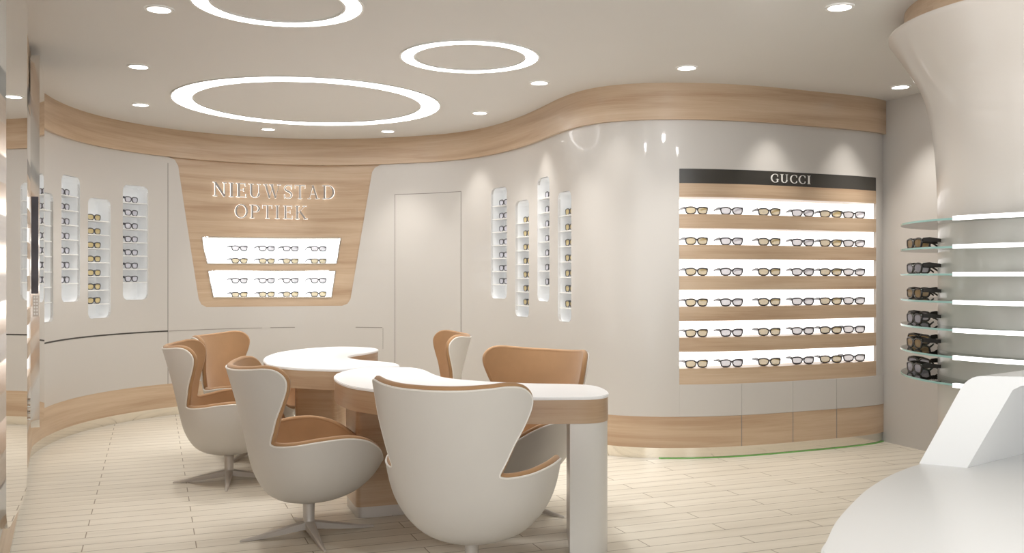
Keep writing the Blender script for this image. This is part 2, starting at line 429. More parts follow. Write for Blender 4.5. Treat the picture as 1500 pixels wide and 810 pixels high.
def glyph(c):
    if c == 'I': return .34, stem(.17)+serif(.17, 0)+serif(.17, 1)
    if c == 'N': return .95, stem(.15, 0, 1, TN)+stem(.8, 0, 1, TN)+ribbon([(.13, .97), (.79, .0)], TH)+serif(.15, 0, .13)+serif(.8, 1, .13)+bar(.0, .17, 1-SF, 1)
    if c == 'E': return .72, stem(.2)+bar(.05, .66, 1-SF, 1)+bar(.05, .7, 0, SF)+bar(.2, .54, .5, .5+SF)+bar(.62, .66, .8, 1)+bar(.66, .70, 0, .23)+bar(.51, .55, .42, .63)
    if c == 'U': return .95, stem(.2, .32, 1)+stem(.77, .32, 1, TN)+arc(.485, .33, .285, .31, 180, 360)+serif(.2, 1, .17)+serif(.77, 1, .13)
    if c == 'W': return 1.35, ribbon([(.16, 1), (.46, 0)], TH)+ribbon([(.46, 0), (.72, .95)], TN)+ribbon([(.60, 1), (.90, 0)], TH)+ribbon([(.90, 0), (1.18, 1)], TN)+serif(.16, 1)+serif(.60, 1)+serif(1.18, 1, .13)
    if c == 'S':
        p = catmull([(.58, .74), (.55, .9), (.36, .975), (.17, .9), (.11, .75), (.2, .6), (.4, .5), (.56, .38), (.6, .22), (.5, .08), (.32, .025), (.15, .1), (.09, .27)], 5)
        n = len(p); return .68, ribbon(p, [TN+(TH-TN)*max(0, 1-abs(i/n-.5)*3.2)**.7 for i in range(n)])+bar(.56, .6, .7, 1)+bar(.07, .11, 0, .3)
    if c == 'T': return .86, stem(.43)+bar(.04, .82, 1-SF, 1)+bar(.03, .07, .76, 1)+bar(.79, .83, .76, 1)+serif(.43, 0)
    if c == 'A': return .95, ribbon([(.14, 0), (.46, 1)], TN)+ribbon([(.44, 1), (.79, 0)], TH)+bar(.24, .66, .33, .33+SF)+serif(.14, 0, .12)+serif(.79, 0, .15)
    if c == 'D': return .95, stem(.2)+bar(.04, .45, 1-SF, 1)+bar(.04, .45, 0, SF)+arc(.42, .5, .44, .478, -90, 90)
    if c == 'O': return .98, arc(.49, .5, .42, .485, 0, 360, 36)
    if c == 'P': return .76, stem(.2)+bar(.04, .45, 1-SF, 1)+bar(.2, .45, .46, .46+SF)+arc(.42, .73, .27, .25, -90, 90)+serif(.2, 0)
    if c == 'K': return .95, stem(.2)+serif(.2, 0)+serif(.2, 1)+ribbon([(.24, .42), (.72, .97)], TN)+ribbon([(.38, .6), (.8, 0)], TH)+serif(.72, 1, .13)+serif(.8, 0, .14)
    if c == 'C': return .82, arc(.5, .5, .42, .485, 48, 312, 30)+bar(.76, .8, .68, .95)+bar(.76, .8, .1, .3)
    if c == 'G': return .92, arc(.5, .5, .42, .485, 48, 318, 30)+bar(.76, .8, .68, .95)+stem(.76, .08, .42, TH*.9)+serif(.76, .42+SF-.001, .0)+bar(.6, .9, .42-SF, .42)
def letter_mesh(mb, c, s0, s1, z0, h, off, dep, grow=0):
    w, polys = glyph(c); k = (s1-s0)/w
    for q in polys:
        c0 = sum((Vector(p) for p in q), Vector((0, 0)))/len(q)
        pts = []
        for i, p in enumerate(q):
            e = Vector(p)
            if grow: e = e+Vector((math.copysign(grow/h, (e-c0).x), math.copysign(grow/h, (e-c0).y)))
            pts.append((s0+e.x*k, z0+e.y*h))
        n = len(pts)
        vs = [W(s, z, off) for s, z in pts]+[W(s, z, off-dep) for s, z in pts]
        A = sum(pts[i][0]*pts[(i+1) % n][1]-pts[(i+1) % n][0]*pts[i][1] for i in range(n))
        f = [tuple(range(n)), tuple(range(2*n-1, n-1, -1))]+[(i, n+i, n+(i+1) % n, (i+1) % n) for i in range(n)]
        if A < 0: f = [t[::-1] for t in f]
        mb.add(vs, f)
sign = thing('shop_sign', 'halo-lit steel letters reading NIEUWSTAD OPTIEK on the wooden wall recess', 'sign', (0, 0, 0))
L1 = [('N', 90, 240), ('I', 265, 318), ('E', 338, 460), ('U', 480, 622), ('W', 642, 842), ('S', 862, 966), ('T', 985, 1106), ('A', 1128, 1256), ('D', 1288, 1427)]
L2 = [('O', 330, 472), ('P', 490, 606), ('T', 630, 746), ('I', 770, 822), ('E', 855, 966), ('K', 985, 1130)]
zb1 = wz(400, 290.3)[1]; zt1 = wz(400, 270.3)[1]; zb2 = wz(398, 320.3)[1]; zt2 = wz(398, 300.8)[1]
for row, z0, h in ((L1, zb1, zt1-zb1), (L2, zb2, zt2-zb2)):
    for c, a, b in row:
        sa, sb = s_at(300+a/7.5), s_at(300+b/7.5)
        mb = MB(); letter_mesh(mb, c, sa, sb, z0, h, .016, .008)
        lo = mb.obj('letter', M_lsteel, sign, sharp=20)
        mb = MB(); letter_mesh(mb, c, sa, sb, z0, h, .004, .014, .002)
        mb.obj('letter_backlight', M_halo, lo, sharp=20)

# ------------------------------------------------------------------ eyewear
def lens_outline(sx):
    p = catmull([(.006, .032), (.007, .018), (.018, .004), (.044, 0), (.066, .005), (.0735, .022), (.072, .038), (.05, .043), (.022, .042)], 4, True)
    return [(sx*x, z) for x, z in p]
def wrap(x, z): return Vector((x, .10*abs(x)**1.0*abs(x)*6, z))       # front faces -y, wraps back (+y) at the sides
def eyewear_meshes(kind):
    thick = kind in ('brown', 'smoke')
    fm = M_framek if thick else M_frame
    lm = {'amber': M_amber, 'clear': M_clear, 'brown': M_brown, 'smoke': M_smoke}[kind]
    r = .0048 if thick else .0044
    mb = MB()
    for sx in (1, -1):
        mb.tube([wrap(x, z+.003) for x, z in lens_outline(sx)], r, 6, True)
        mb.tube([wrap(sx*.069, .038), wrap(sx*.077, .04)+Vector((0, .004, 0))], r*1.3, 6)
    mb.tube([wrap(-.010, .032), wrap(0, .037), wrap(.010, .032)], r*1.1, 6)
    fr = mb.mesh('rim', fm)
    ls = []
    for sx in (1, -1):
        o = lens_outline(sx); n = len(o); mb = MB()
        vs = [wrap(x, z+.003)+Vector((0, -.0008, 0)) for x, z in o]; c = sum(vs, Vector())/n+Vector((0, -.003, 0))
        mb.add(vs+[c], [(i, (i+1) % n, n) for i in range(n)]); ls.append(mb.mesh('lens', lm))
    ts = []
    for sx in (1, -1):
        y0 = wrap(.077, 0).y+.004; mb = MB(); hw = .0022 if not thick else .003
        pr = [(y0, .04, .009), (y0+.03, .041, .011 if thick else .008), (y0+.08, .037, .008 if thick else .005), (y0+.115, .03, .0045), (y0+.15, .008, .0035)]
        vs = []
        for y, z, h in pr:
            for dx, dz in ((-hw, -h), (hw, -h), (hw, h), (-hw, h)): vs.append((sx*(.077-.02*(y-y0))+dx, y, max(z+dz, .001)))
        fs = [(i*4+k, i*4+(k+1) % 4, i*4+4+(k+1) % 4, i*4+4+k) for i in range(4) for k in range(4)]+[(3, 2, 1, 0), (16, 17, 18, 19)]
        mb.add(vs, fs); ts.append(mb.mesh('temple', fm))
    return fr, ls, ts
EYE_M = {k: eyewear_meshes(k) for k in ('amber', 'clear', 'brown', 'smoke')}
PROTO = {}
def glasses(kind, pos, facing, label, group, scale=1.0):
    """facing: horizontal direction the lenses look"""
    rz = math.atan2(facing[1], facing[0])+PI/2
    if kind not in PROTO:
        r = thing('sunglasses' if kind in ('brown', 'smoke') else 'eyeglasses', label, 'glasses', pos, rz, group)
        fr, ls, ts = EYE_M[kind]
        link('rim', fr, r)
        for m in ls: link('lens', m, r)
        for m in ts: link('temple', m, r)
        r.scale = (scale,)*3; PROTO[kind] = r
        return r
    p = PROTO[kind]; r = p.copy(); COL.objects.link(r)
    r.location = pos; r.rotation_euler = (0, 0, rz); r.scale = (scale,)*3
    for ch in p.children:
        c = ch.copy(); COL.objects.link(c); c.parent = r
    r['label'] = label; r['group'] = group
    return r
ORD = ['top', 'second', 'third', 'fourth', 'fifth', 'sixth', 'bottom']
ORD6 = ['top', 'second', 'third', 'fourth', 'fifth', 'bottom']
KN = {'amber': 'amber-lensed glasses', 'clear': 'clear-lensed glasses', 'brown': 'brown-lensed sunglasses', 'smoke': 'grey-lensed sunglasses'}

# ------------------------------------------------------------------ wall niches
NNAME = ['leftmost wall niche beside the mirror', 'second wall niche from the left', 'lower amber-filled niche left of the sign', 'wall niche nearest left of the sign',
         'wall niche just right of the door', 'second niche right of the door', 'highest niche right of the door', 'niche furthest right of the door']
for i, (s0, s1, z0, z1) in enumerate(NR):
    x0, x1, yt, yb, yg, colr = NICHES[i]
    sm = (s0+s1)/2; DEP = .15
    nt_ = thing('display_niche', 'white round-cornered recess, the '+NNAME[i], 'niche', W(sm, z0), 0, 'wall niches with glass shelves')
    inv = Matrix.Translation(-W(sm, z0))
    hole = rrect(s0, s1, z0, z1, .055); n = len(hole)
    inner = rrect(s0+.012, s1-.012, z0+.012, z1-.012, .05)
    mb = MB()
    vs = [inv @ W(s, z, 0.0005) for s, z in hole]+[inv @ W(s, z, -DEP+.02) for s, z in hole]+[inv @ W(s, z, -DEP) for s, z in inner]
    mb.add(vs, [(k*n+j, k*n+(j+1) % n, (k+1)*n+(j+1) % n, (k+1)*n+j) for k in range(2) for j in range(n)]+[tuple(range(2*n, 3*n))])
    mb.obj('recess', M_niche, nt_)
    dz0 = wz((x0+x1)/2, yg)[1]; grp = 'glasses in the wall niches'
    for j in range(7):
        zs = dz0-.124*j-.045
        sh = band('shelf', s0+.001, s1-.001, zs, zs+.008, -.012, DEP-.012, M_white, nt_)
        sh.data.transform(inv)
        g = 'amber' if colr == 'amber' else 'clear'
        nn = Wn(sm); so = sm+(-.0 if i < 4 else .0)
        glasses(g, W(so, zs+.008, -.05), nn if i != 3 else Matrix.Rotation(.2, 3, 'Z') @ nn,
                '%s on the %s shelf of the %s' % (KN[g], ORD[j], NNAME[i]), grp, 1.15)

# ------------------------------------------------------------------ light boxes in the sign wall
BN = ['upper', 'lower']
for b, poly in enumerate(LB):
    o3 = W(sum(p[0] for p in poly)/4, min(p[1] for p in poly)); inv = Matrix.Translation(-o3)
    lb = thing('light_box', '%s backlit white display box set into wood below the steel letters' % BN[b], 'light box', o3, 0, 'light boxes under the sign')
    DEP = .16
    dp = densify(poly, .04); n = len(dp)
    cen = (sum(p[0] for p in poly)/4, sum(p[1] for p in poly)/4)
    bk = [(cen[0]+(p[0]-cen[0])*.965, cen[1]+(p[1]-cen[1])*.95) for p in dp]
    mb = MB()
    mb.add([inv @ W(s, z, -.018) for s, z in dp]+[inv @ W(s, z, -DEP) for s, z in bk], [(j, (j+1) % n, n+(j+1) % n, n+j) for j in range(n)])
    mb.obj('surround', M_speck if b == 0 else M_white, lb)
    w = wallpanel('back_panel', bk, M_litbox, -DEP, (), 0, lb); w.data.transform(inv)
    mb = MB(); mb.tube([inv @ W(s, z, -.017) for s, z in dp], .006, 6, True); mb.obj('edge_frame', M_chrome, lb)
    zlo = min(p[1] for p in poly); zhi = max(p[1] for p in poly)
    for r, yg in enumerate(((368, 386), (415, 434.8))[b]):
        zs = wz(405, yg)[1]
        if r == 0:
            q = band('glass_shelf', s_at(322), s_at(480), zs-.006, zs, -.035, .08, M_glass, lb); q.data.transform(inv)
        else: zs = zlo+.003
        for kx, xg in enumerate((351, 391, 426, 467)):
            s = s_at(xg, -.06); P = W(s, zs+.001, -.055)
            v = Vector((-P.x, -P.y, 0)).normalized(); f = Matrix.Rotation(math.radians(24), 3, 'Z') @ v
            g = ('clear', 'amber')[r]
            glasses(g, P, f, '%s in the %s row of the %s light box, %s from left' % (KN[g], ('top', 'bottom')[r], BN[b], ('first', 'second', 'third', 'fourth')[kx]), 'glasses in the sign light boxes', 1.12)

# ------------------------------------------------------------------ wood-board display walls
BOARDS = [1.94, 1.709, 1.480, 1.250, 1.020, .791, .549]
def display(label, fn, s0, s1, dep, lettering, splits):
    o3 = fn((s0+s1)/2, Z_BASE); inv = Matrix.Translation(-o3)
    t = thing('display_shelving', label, 'display shelving', o3, 0)
    def P(*a, **kw):
        o = band(*a, parent=t, fn=fn, **kw); o.data.transform(inv); return o
    hd = P('header', s0+.001, s1-.001, 2.0425, GZ1-.001, -.002, dep-.01, M_dark)
    for i, z in enumerate(BOARDS):
        top = 2.0420 if i == 0 else (z+.105 if i < 6 else .666)
        P('shelf_board', s0+.001, s1-.001, z, top, -.001, dep-.01, M_wood)
    P('back_panel', s0+.001, s1-.001, .56, 2.14, -dep+.01, .02, M_lit)
    for e, (a, b) in enumerate(((s0-.012, s0+.001), (s1-.001, s1+.012))):
        P('side_panel', a, b, .549, GZ1, -.023, dep-.01, M_lit)
    for a, b in zip(splits[:-1], splits[1:]):
        d = P('drawer_front', a+.003, b-.003, Z_BASE+.002, GZ0-.004, .004, .02, M_wall)
    return t, inv, hd
spl = [G0, s_at(1086), s_at(1161), s_at(1225), S_END-.02]
disp, dinv, hd = display('backlit wooden-board display wall of six glasses rows under a dark lettered header', W, G0, G1, .20, True, spl)
zg0, zg1 = wz(1158, 268.3)[1], wz(1158, 256)[1]
for c, a, b in (('G', 440, 548), ('U', 565, 672), ('C', 695, 787), ('C', 808, 897), ('I', 920, 966)):
    mb = MB(); letter_mesh(mb, c, s_at(1080+a/9), s_at(1080+b/9), zg0, zg1-zg0, .004, .006)
    for i, v in enumerate(mb.v): mb.v[i] = tuple(dinv @ Vector(v))
    mb.obj('letter', M_letterw, hd, sharp=20)
for sj in spl[1:-1]:
    joint(sj-.003, sj+.003, Z_KICK, Z_BASE, M_gap2, .0055)
for i, z in enumerate(BOARDS[1:]):
    top = z+.105 if i < 5 else .666
    for kx, xg in enumerate((1020, 1071, 1126, 1175, 1216, 1250)):
        s = s_at(xg, -.07); P = W(s, top+.001, -.06); v = Vector((-P.x, -P.y, 0)).normalized()
        g = ('amber', 'clear')[kx % 2]
        glasses(g, P, Matrix.Rotation(math.radians(25), 3, 'Z') @ v,
                '%s on the %s shelf of the lettered display wall, %s from left' % (KN[g], ORD6[i], ('first', 'second', 'third', 'fourth', 'fifth', 'sixth')[kx]), 'glasses on the lettered display wall', 1.18)
display('backlit wooden-board display running along the left wall behind the mirror panels', LW, .05, LEN_L-.03, .2, False, [.05, 1.2, 2.4, 3.6, LEN_L-.03])

# ------------------------------------------------------------------ mirror panels on the left
def mirror_panel(label, a, b, th, z0, z1, r, extra):
    a = Vector(a); b = Vector(b); t = (b-a).normalized(); n = Vector((t.y, -t.x)); L = (b-a).length
    m = thing('wall_mirror', label, 'mirror', (a.x, a.y, z0), math.atan2(t.y, t.x), 'standing mirror panels on the left wall')
    # local frame: +x along the panel, -y towards the room
    ol = rrect(0, L, 0, z1-z0, r, 8); n_ = len(ol)
    mb = MB(); mb.add([(u, 0, z) for u, z in ol], [tuple(range(n_))]); mb.obj('mirror_face', M_mirror, m)
    mb = MB()
    mb.add([(u, 0, z) for u, z in ol]+[(u, th, z) for u, z in ol], [(i, n_+i, n_+(i+1) % n_, (i+1) % n_) for i in range(n_)]+[tuple(range(2*n_-1, n_-1, -1))])
    mb.obj('steel_casing', M_chrome, m)
    for u in (L*.25, L*.75):
        for z in (.04, .12, z1-z0-.15, z1-z0-.05):
            mb = MB(); mb.tube([(u, th, z), (u, th+.05, z)], .012, 10); mb.obj('standoff', M_chrome, m)
    if extra:
        mb = MB(); mb.box(-.006, -.0005, .006, th-.004, 1.245-z0, 1.84-z0); mb.obj('dark_strip', M_black, m)  # flat dark strip on the near edge, pale grid of squares below
        mb = MB()
        mb.box(-.006, -.0005, .004, th-.012, 1.105-z0, 1.235-z0)
        for i in range(6):
            for j in range(2): mb.box(-.009, -.006, .009+.014*j, .018+.014*j, 1.115+.02*i-z0, 1.128+.02*i-z0, 1)
        mb.obj('square_grid', [M_leg, M_white], m)
    return m
mirror_panel('tall mirror panel nearest the camera at the left edge', (-1.832, 3.4), (-2.094, 4.055), .025, .415, 2.72, .10, False)
mirror_panel('narrow steel-edged mirror panel with dark strip beside the curved wall', (-2.904, 5.77), (-3.178, 6.38), .05, .415, 2.72, .06, True)

# ------------------------------------------------------------------ ceiling lights
def ring(label, c, R, r):
    t = thing('ring_light', label, 'ceiling light', (c[0], c[1], CEIL), 0, 'ring lights recessed in the ceiling')
    mb = MB(); mb.lathe([(r+.006, -.004), (R-.006, -.004)], 96); mb.obj('diffuser', M_led, t)
    mb = MB()
    for q, w in ((r, .006), (R, .006)):
        mb.lathe([(q-w, -.0005), (q-w, -.008), (q+w, -.008), (q+w, -.0005)], 96)
    mb.obj('trim_ring', M_white, t)
ring('large glowing ceiling ring over the far table, in front of the sign', (-1.677, 7.77), 1.08, .915)
ring('small glowing ceiling ring near the middle of the ceiling', (-.275, 6.12), .45, .36)
ring('glowing ceiling ring cut by the top edge of the photo', (-1.225, 4.915), .44, .345)
def cpt(x, y): d = (CEIL-EYE)*F_PX/(CY-y); return ((x-CX)/F_PX*d, d)
DL = [((233, 13), 'upper left near the open ceiling ring'), ((203, 97), 'left of the large ring, middle one'), ((206, 153), 'closest to the left curved wall'), ((393, 189), 'over the left half of the sign'),
      ((568, 192), 'over the right half of the sign'), ((703, 165), 'right of the large ring near the door'), ((790, 121), 'behind the small ring near the wall bend'), ((1006, 99), 'in front of the left end of the lettered display'),
      ((1230, 10), 'nearest to the flared column'), ((1319, 127), 'in the corner beside the flared column')]
for (p, l) in DL:
    c = cpt(*p)
    t = thing('ceiling_downlight', 'small round recessed downlight '+l, 'downlight', (c[0], c[1], CEIL), 0, 'recessed ceiling downlights')
    mb = MB(); mb.lathe([(0, -.004), (.062, -.004)], 32); mb.obj('diffuser', M_down, t)
    mb = MB(); mb.lathe([(.06, -.0005), (.06, -.007), (.074, -.007), (.076, -.0005)], 32); mb.obj('trim_ring', M_white, t)
def spot(x, y, z, tx, ty, tz, e, ang, blend=.6, size=.03, col=(1, .96, .9)):
    l = bpy.data.lights.new('spot_or_fill', 'SPOT'); l.energy = e; l.spot_size = math.radians(ang); l.spot_blend = blend; l.shadow_soft_size = size; l.color = col
    o = bpy.data.objects.new('spot_or_fill', l); COL.objects.link(o); o.location = (x, y, z)
    o.rotation_euler = (Vector((tx, ty, tz))-Vector((x, y, z))).to_track_quat('-Z', 'Y').to_euler()
for x, y in ((1.25, 4.45), (1.95, 3.5), (.3, 3.9)): spot(x, y, CEIL-.02, x+.3, y+2.6, 1.3, 38, 82, 1, .06, (1, .985, .97))  # added fill spots without fittings, brighten the lettered display wall
spot(.2, 4.62, CEIL-.02, .12, 4.7, 0, 48, 50, .9, .06, (1, 1, 1))  # added unseen spot that whitens the right end of the near tabletop
for (p, l) in DL:
    c = cpt(*p); spot(c[0], c[1], CEIL-.02, c[0], c[1], 0, 44, 84, .9, .05)
for x, y, en in ((-.275, 6.12, 155), (-1.677, 7.77, 110), (-1.225, 4.915, 30), (1.25, 1.7, 66)): spot(x, y, CEIL-.03, x, y, 0, en, 80 if en > 150 else 75, .8, .35, (1, 1, 1))  # extra spots added at the ring centres and above the desk for brightness
for xw, e in ((703, 20), (800, 24), (905, 10), (1125, 24), (1237, 24)):
    s = s_at(xw); P = W(s, 0, .30); Q = W(s, 1.1, .0)
    spot(P.x, P.y, CEIL-.015, Q.x, Q.y, Q.z, e, 62, 1, .02)

# ------------------------------------------------------------------ column with glass ring shelves
CC = (2.90, 4.87)
mb = MB()
prof = [(.63, 0), (.63, 1.0), (.63, 1.6)]+[tuple(p) for p in catmull([(.632, 1.75), (.65, 2.06), (.70, 2.32), (.785, 2.49), (.88, 2.64)], 8)]+[(.88, 2.655), (.77, 2.66)]
mb.lathe(prof, 96, CC); o = struct(mb.obj('column', simple('gloss_column', (.60, .56, .52), .28, coat=.35)))
mb = MB(); mb.lathe([(.80, 2.655), (.80, CEIL)], 96, CC); struct(mb.obj('trim_column', M_wood))
SHZ = []
for x, y in ((1318, 329), (1318, 365.5), (1318, 401), (1318, 437), (1318, 473), (1318, 508), (1318, 543.5)):
    SHZ.append(EYE+(CY-y)*5.18/F_PX)
for i, z in enumerate(SHZ):
    t = thing('glass_shelf', 'curved glass shelf around the column, %s of seven from the top' % ('topmost', 'second', 'third', 'fourth', 'fifth', 'sixth', 'lowest')[i], 'shelf', (CC[0], CC[1], z), 0, 'glass shelves around the column')
    mb = MB(); mb.lathe([(.632, -.010), (.815, -.010)], 96); mb.lathe([(.815, 0), (.632, 0)], 96); mb.obj('glass_pane', M_glass, t)
    mb = MB(); mb.lathe([(.815, -.010), (.8165, -.010), (.8165, 0), (.815, 0)], 96); mb.obj('glass_edge', M_teal, t)
    a0 = math.atan2(-.327, -.752)
    a0 = a0 if a0 > 0 else a0+2*PI
    mb = MB(); mb.lathe([(.818, -.014), (.842, -.014), (.842, .006), (.818, .006), (.818, -.014)], 64, a0=a0, a1=a0+2.6)
    na = 65; mb.f += [(0, na, 2*na, 3*na)]; mb.m += [0]
    mb.obj('light_strip', M_strip, t)
    if i == 0: continue
    g = ('brown', 'smoke')[(i+1) % 2]
    glasses(g, (2.175, 5.08, z+.001), (-.99, -.02), '%s at the rim of the %s column shelf' % (KN[g], ('', 'second', 'third', 'fourth', 'fifth', 'sixth', 'lowest')[i]), 'sunglasses on the column shelves', 1.15)
    glasses(g, (2.33, 5.38, z+.001), (-.95, -.3), '%s behind the front pair on the %s column shelf' % (KN[g], ('', 'second', 'third', 'fourth', 'fifth', 'sixth', 'lowest')[i]), 'sunglasses on the column shelves', 1.15)

# ------------------------------------------------------------------ egg chairs
HR = [(0, .180, 0, 0, 0), (.08, .183, .085, .085, .085), (.16, .20, .165, .16, .17), (.25, .235, .24, .215, .255), (.34, .29, .30, .255, .325), (.43, .355, .345, .285, .375), (.52, .43, .375, .305, .41), (.62, .525, .395, .325, .43), (.80, .70, .42, .365, .43), (1.0, .895, .445, .42, .43), (1.1, .99, .445, .45, .43)]
_hr = np.array(catmull(HR, 12)); _order = np.argsort(_hr[:, 0]); _hr = _hr[_order]
def shell_pt(phi, h, _=0):
    z, a, bb, bf = [float(np.interp(h, _hr[:, 0], _hr[:, k])) for k in (1, 2, 3, 4)]
    c = math.cos(phi); w = (1+c)/2; w = w*w*(3-2*w); b = bb*w+bf*(1-w)
    s = math.sin(phi); e = 1.0
    return Vector((a*s, -b*c, z))          # front of the chair looks to +y, back towards -y
RIM = [(0, .99), (18, .992), (34, 1.0), (46, 1.008), (55, .998), (60.5, .96), (60.5, .91), (56, .835), (50, .76), (46, .70), (43, .66), (41, .63), (42.5, .618), (49, .614), (64, .622), (84, .640), (104, .645), (121, .62), (137, .56), (151, .49), (166, .443), (180, .43)]
half = catmull(RIM, 6)
rim = [(math.radians(p[0]), p[1]) for p in half]
rim_full = [(-a, h) for a, h in rim[::-1]]+rim[1:]
KX = .42
def shell_mesh(off0):
    top = [(a*KX, h) for a, h in rim_full]
    n = 60
    bot = [(-PI*KX+2*PI*KX*k/n, 0.0) for k in range(n+1)]
    lft = [(-PI*KX, h) for h in (.06, .12, .18, .24, .30, .36)]
    rgt = [(PI*KX, h) for h in (.06, .12, .18, .24, .30, .36)]
    ol = bot+rgt+top[::-1][0:]+lft[::-1]
    P2, F = cdt(ol, [], np.linspace(-PI*KX, PI*KX, n+1)[1:-1], np.arange(.03, 1.05, .03))
    vs = [shell_pt(p[0]/KX, p[1]) for p in P2]
    key = {}; idx = []; V = []
    for v in vs:
        kk = (round(v.x, 4), round(v.y, 4), round(v.z, 4))
        if kk not in key: key[kk] = len(V); V.append(v)
        idx.append(key[kk])
    FF = []
    for t in F:
        q = [idx[i] for i in t]
        if len(set(q)) < 3: continue
        a, b, c = [V[i] for i in q]; nn = (b-a).cross(c-a); ctr = (a+b+c)/3
        if nn.dot(ctr-Vector((0, .05, .62 if ctr.z < .62 else ctr.z))) < 0: q = q[::-1]
        FF.append(tuple(q))
    N = [Vector() for _ in V]
    for q in FF:
        a, b, c = [V[i] for i in q]; nn = (b-a).cross(c-a)
        for i in q: N[i] += nn
    N = [x.normalized() for x in N]
    return V, FF, N
SV, SFc, SN = shell_mesh(0)
def rim_normal(a, h):
    e = 1e-3
    u = shell_pt(a+e, h)-shell_pt(a-e, h); v = shell_pt(a, h+e)-shell_pt(a, h-e); n = u.cross(v).normalized()
    c = shell_pt(a, h)-Vector((0, .05, shell_pt(a, h).z))
    return n if n.dot(c) > 0 else -n
RP = [(shell_pt(a, h), rim_normal(a, h)) for a, h in rim_full[:-1]]
def closed_shell(o_out, o_in, name, m, roll=0):
    mb = MB(); n = len(SV)
    mb.add([v+s*o_out for v, s in zip(SV, SN)], SFc)
    mb.add([v+s*o_in for v, s in zip(SV, SN)], [f[::-1] for f in SFc])
    R = len(RP)
    if roll:
        mb.tube([p+nn*(o_out+o_in)/2 for p, nn in RP], roll, 10, True)
    else:
        mb.add([p+nn*o_out for p, nn in RP]+[p+nn*o_in for p, nn in RP], [(i, (i+1) % R, R+(i+1) % R, R+i) for i in range(R)])
    return mb.mesh(name, m, sharp=60)
ME_shell = closed_shell(0, -.008, 'shell', M_shell)
ME_uph = closed_shell(-.0085, -.036, 'upholstery', M_tan, .0148)
mb = MB(); mb.tube([p+nn*-.003 for p, nn in RP], .0045, 6, True); ME_pipe = mb.mesh('piping', M_pipe)
mb = MB(); prof = []
nr, na = 12, 48; vs = []; fs = []
for i in range(nr+1):
    f = i/nr
    for k2 in range(na):
        a = 2*PI*k2/na
        p = shell_pt(a, .47); w = .80
        vs.append((p.x*w*f, p.y*w*f+.012, .335+.055*(1-f**5)+.012*math.sin(f*PI)-(.02 if i == nr else 0)))
for i in range(nr):
    for k2 in range(na): fs.append((i*na+k2, i*na+(k2+1) % na, (i+1)*na+(k2+1) % na, (i+1)*na+k2))
mb.add(vs, [f[::-1] for f in fs]); ME_cush = mb.mesh('seat_cushion', M_tan, sharp=60)
mb = MB(); mb.lathe([(0, .20), (.075, .192), (.05, .178), (.031, .165), (.029, .08), (.036, .05), (.036, .03), (0, .03)], 24); ME_stem = mb.mesh('pedestal', M_leg)
def leg_mesh():
    mb = MB(); vs = []
    st = [(.0, .034, .034, .078), (.06, .030, .026, .066), (.16, .023, .013, .045), (.27, .015, .003, .022), (.345, .010, 0, .010), (.352, .006, 0, .007)]
    for x, w, z0, z1 in st:
        for y, z in ((-w*.7, z0), (w*.7, z0), (w*.75, z1-.006), (w*.35, z1), (-w*.35, z1), (-w*.75, z1-.006)): vs.append((x, y, max(z, z0)))
    fs = [(i*6+k, i*6+6+k, i*6+6+(k+1) % 6, i*6+(k+1) % 6) for i in range(len(st)-1) for k in range(6)]+[tuple(range(6)), tuple(range((len(st)-1)*6+5, (len(st)-1)*6-1, -1))]
    mb.add(vs, fs); return mb.mesh('leg', M_leg, sharp=30)
ME_leg = leg_mesh()
def egg_chair(x, y, face, label):
    """face: compass angle of the seat, degrees clockwise from the camera's view direction"""
    t = thing('egg_chair', label, 'chair', (x, y, 0), -math.radians(face), 'egg chairs around the tables')
    link('shell', ME_shell, t); u = link('upholstery', ME_uph, t); link('piping', ME_pipe, u)
    link('seat_cushion', ME_cush, t); link('pedestal', ME_stem, t)
    for k2 in range(4):
        l = link('leg', ME_leg, t); l.rotation_euler = (0, 0, k2*PI/2)
    return t
egg_chair(-.18, 4.18, 25, 'egg chair with its pale back to the camera, in front of the near table')
egg_chair(-1.065, 4.92, 65, 'egg chair left of the near table, facing right, its whole base visible')
egg_chair(-1.875, 6.22, 76, 'egg chair furthest left, partly behind another chair, facing right')
egg_chair(-1.98, 7.10, 99, 'egg chair with tan inner back facing the camera, behind the left chairs')
egg_chair(.01, 5.46, 217, 'egg chair with wide tan back, behind the near table, facing the camera')
egg_chair(-.73, 7.20, 258, 'egg chair seen from the side, behind the tables in front of the door')

# ------------------------------------------------------------------ tables
ZT = .775
def tpt(x, y): d = (EYE-ZT)*F_PX/(y-CY); return ((x-CX)/F_PX*d, d)
T2 = [(489.2, 553), (490.5, 549), (496, 546), (512.7, 541.4), (538, 538.3), (580, 537.8), (605, 538.5), (622, 542), (636, 548.2), (652, 552.8), (678.5, 556), (720, 559), (776, 561.3), (841, 562.5), (871, 565), (887, 570.5), (891.5, 576), (884, 579.5), (865, 581.3), (826.6, 581.7), (782, 582), (730, 581.7), (680, 580.6), (620, 577.5), (575, 573.5), (542, 569.7), (512.7, 565), (496, 559)]
T1 = [(385.7, 526.7), (391, 521.5), (412, 515.2), (454, 510), (496, 507.8), (527.4, 508.3), (548, 509.8), (554, 512.7), (537.9, 516.7), (518, 519.7), (509.5, 522.7), (521, 526), (548.4, 528.6), (573.6, 531), (585, 534.5), (578, 536), (556, 537), (535, 537.5), (514.8, 539.8), (496, 541.3), (454, 540), (422.5, 538.3), (396, 534.8), (387.5, 530.5)]
def scale_poly(p, d):
    """inset a closed outline by d metres"""
    n = len(p); out = []
    A = sum(p[i][0]*p[(i+1) % n][1]-p[(i+1) % n][0]*p[i][1] for i in range(n)); sg = 1 if A > 0 else -1
    for i in range(n):
        a = Vector(p[i-1]); b = Vector(p[(i+1) % n]); t = (b-a).normalized(); nn = Vector((-t.y, t.x))*sg
        q = Vector(p[i])+nn*d; out.append((q.x, q.y))
    return out
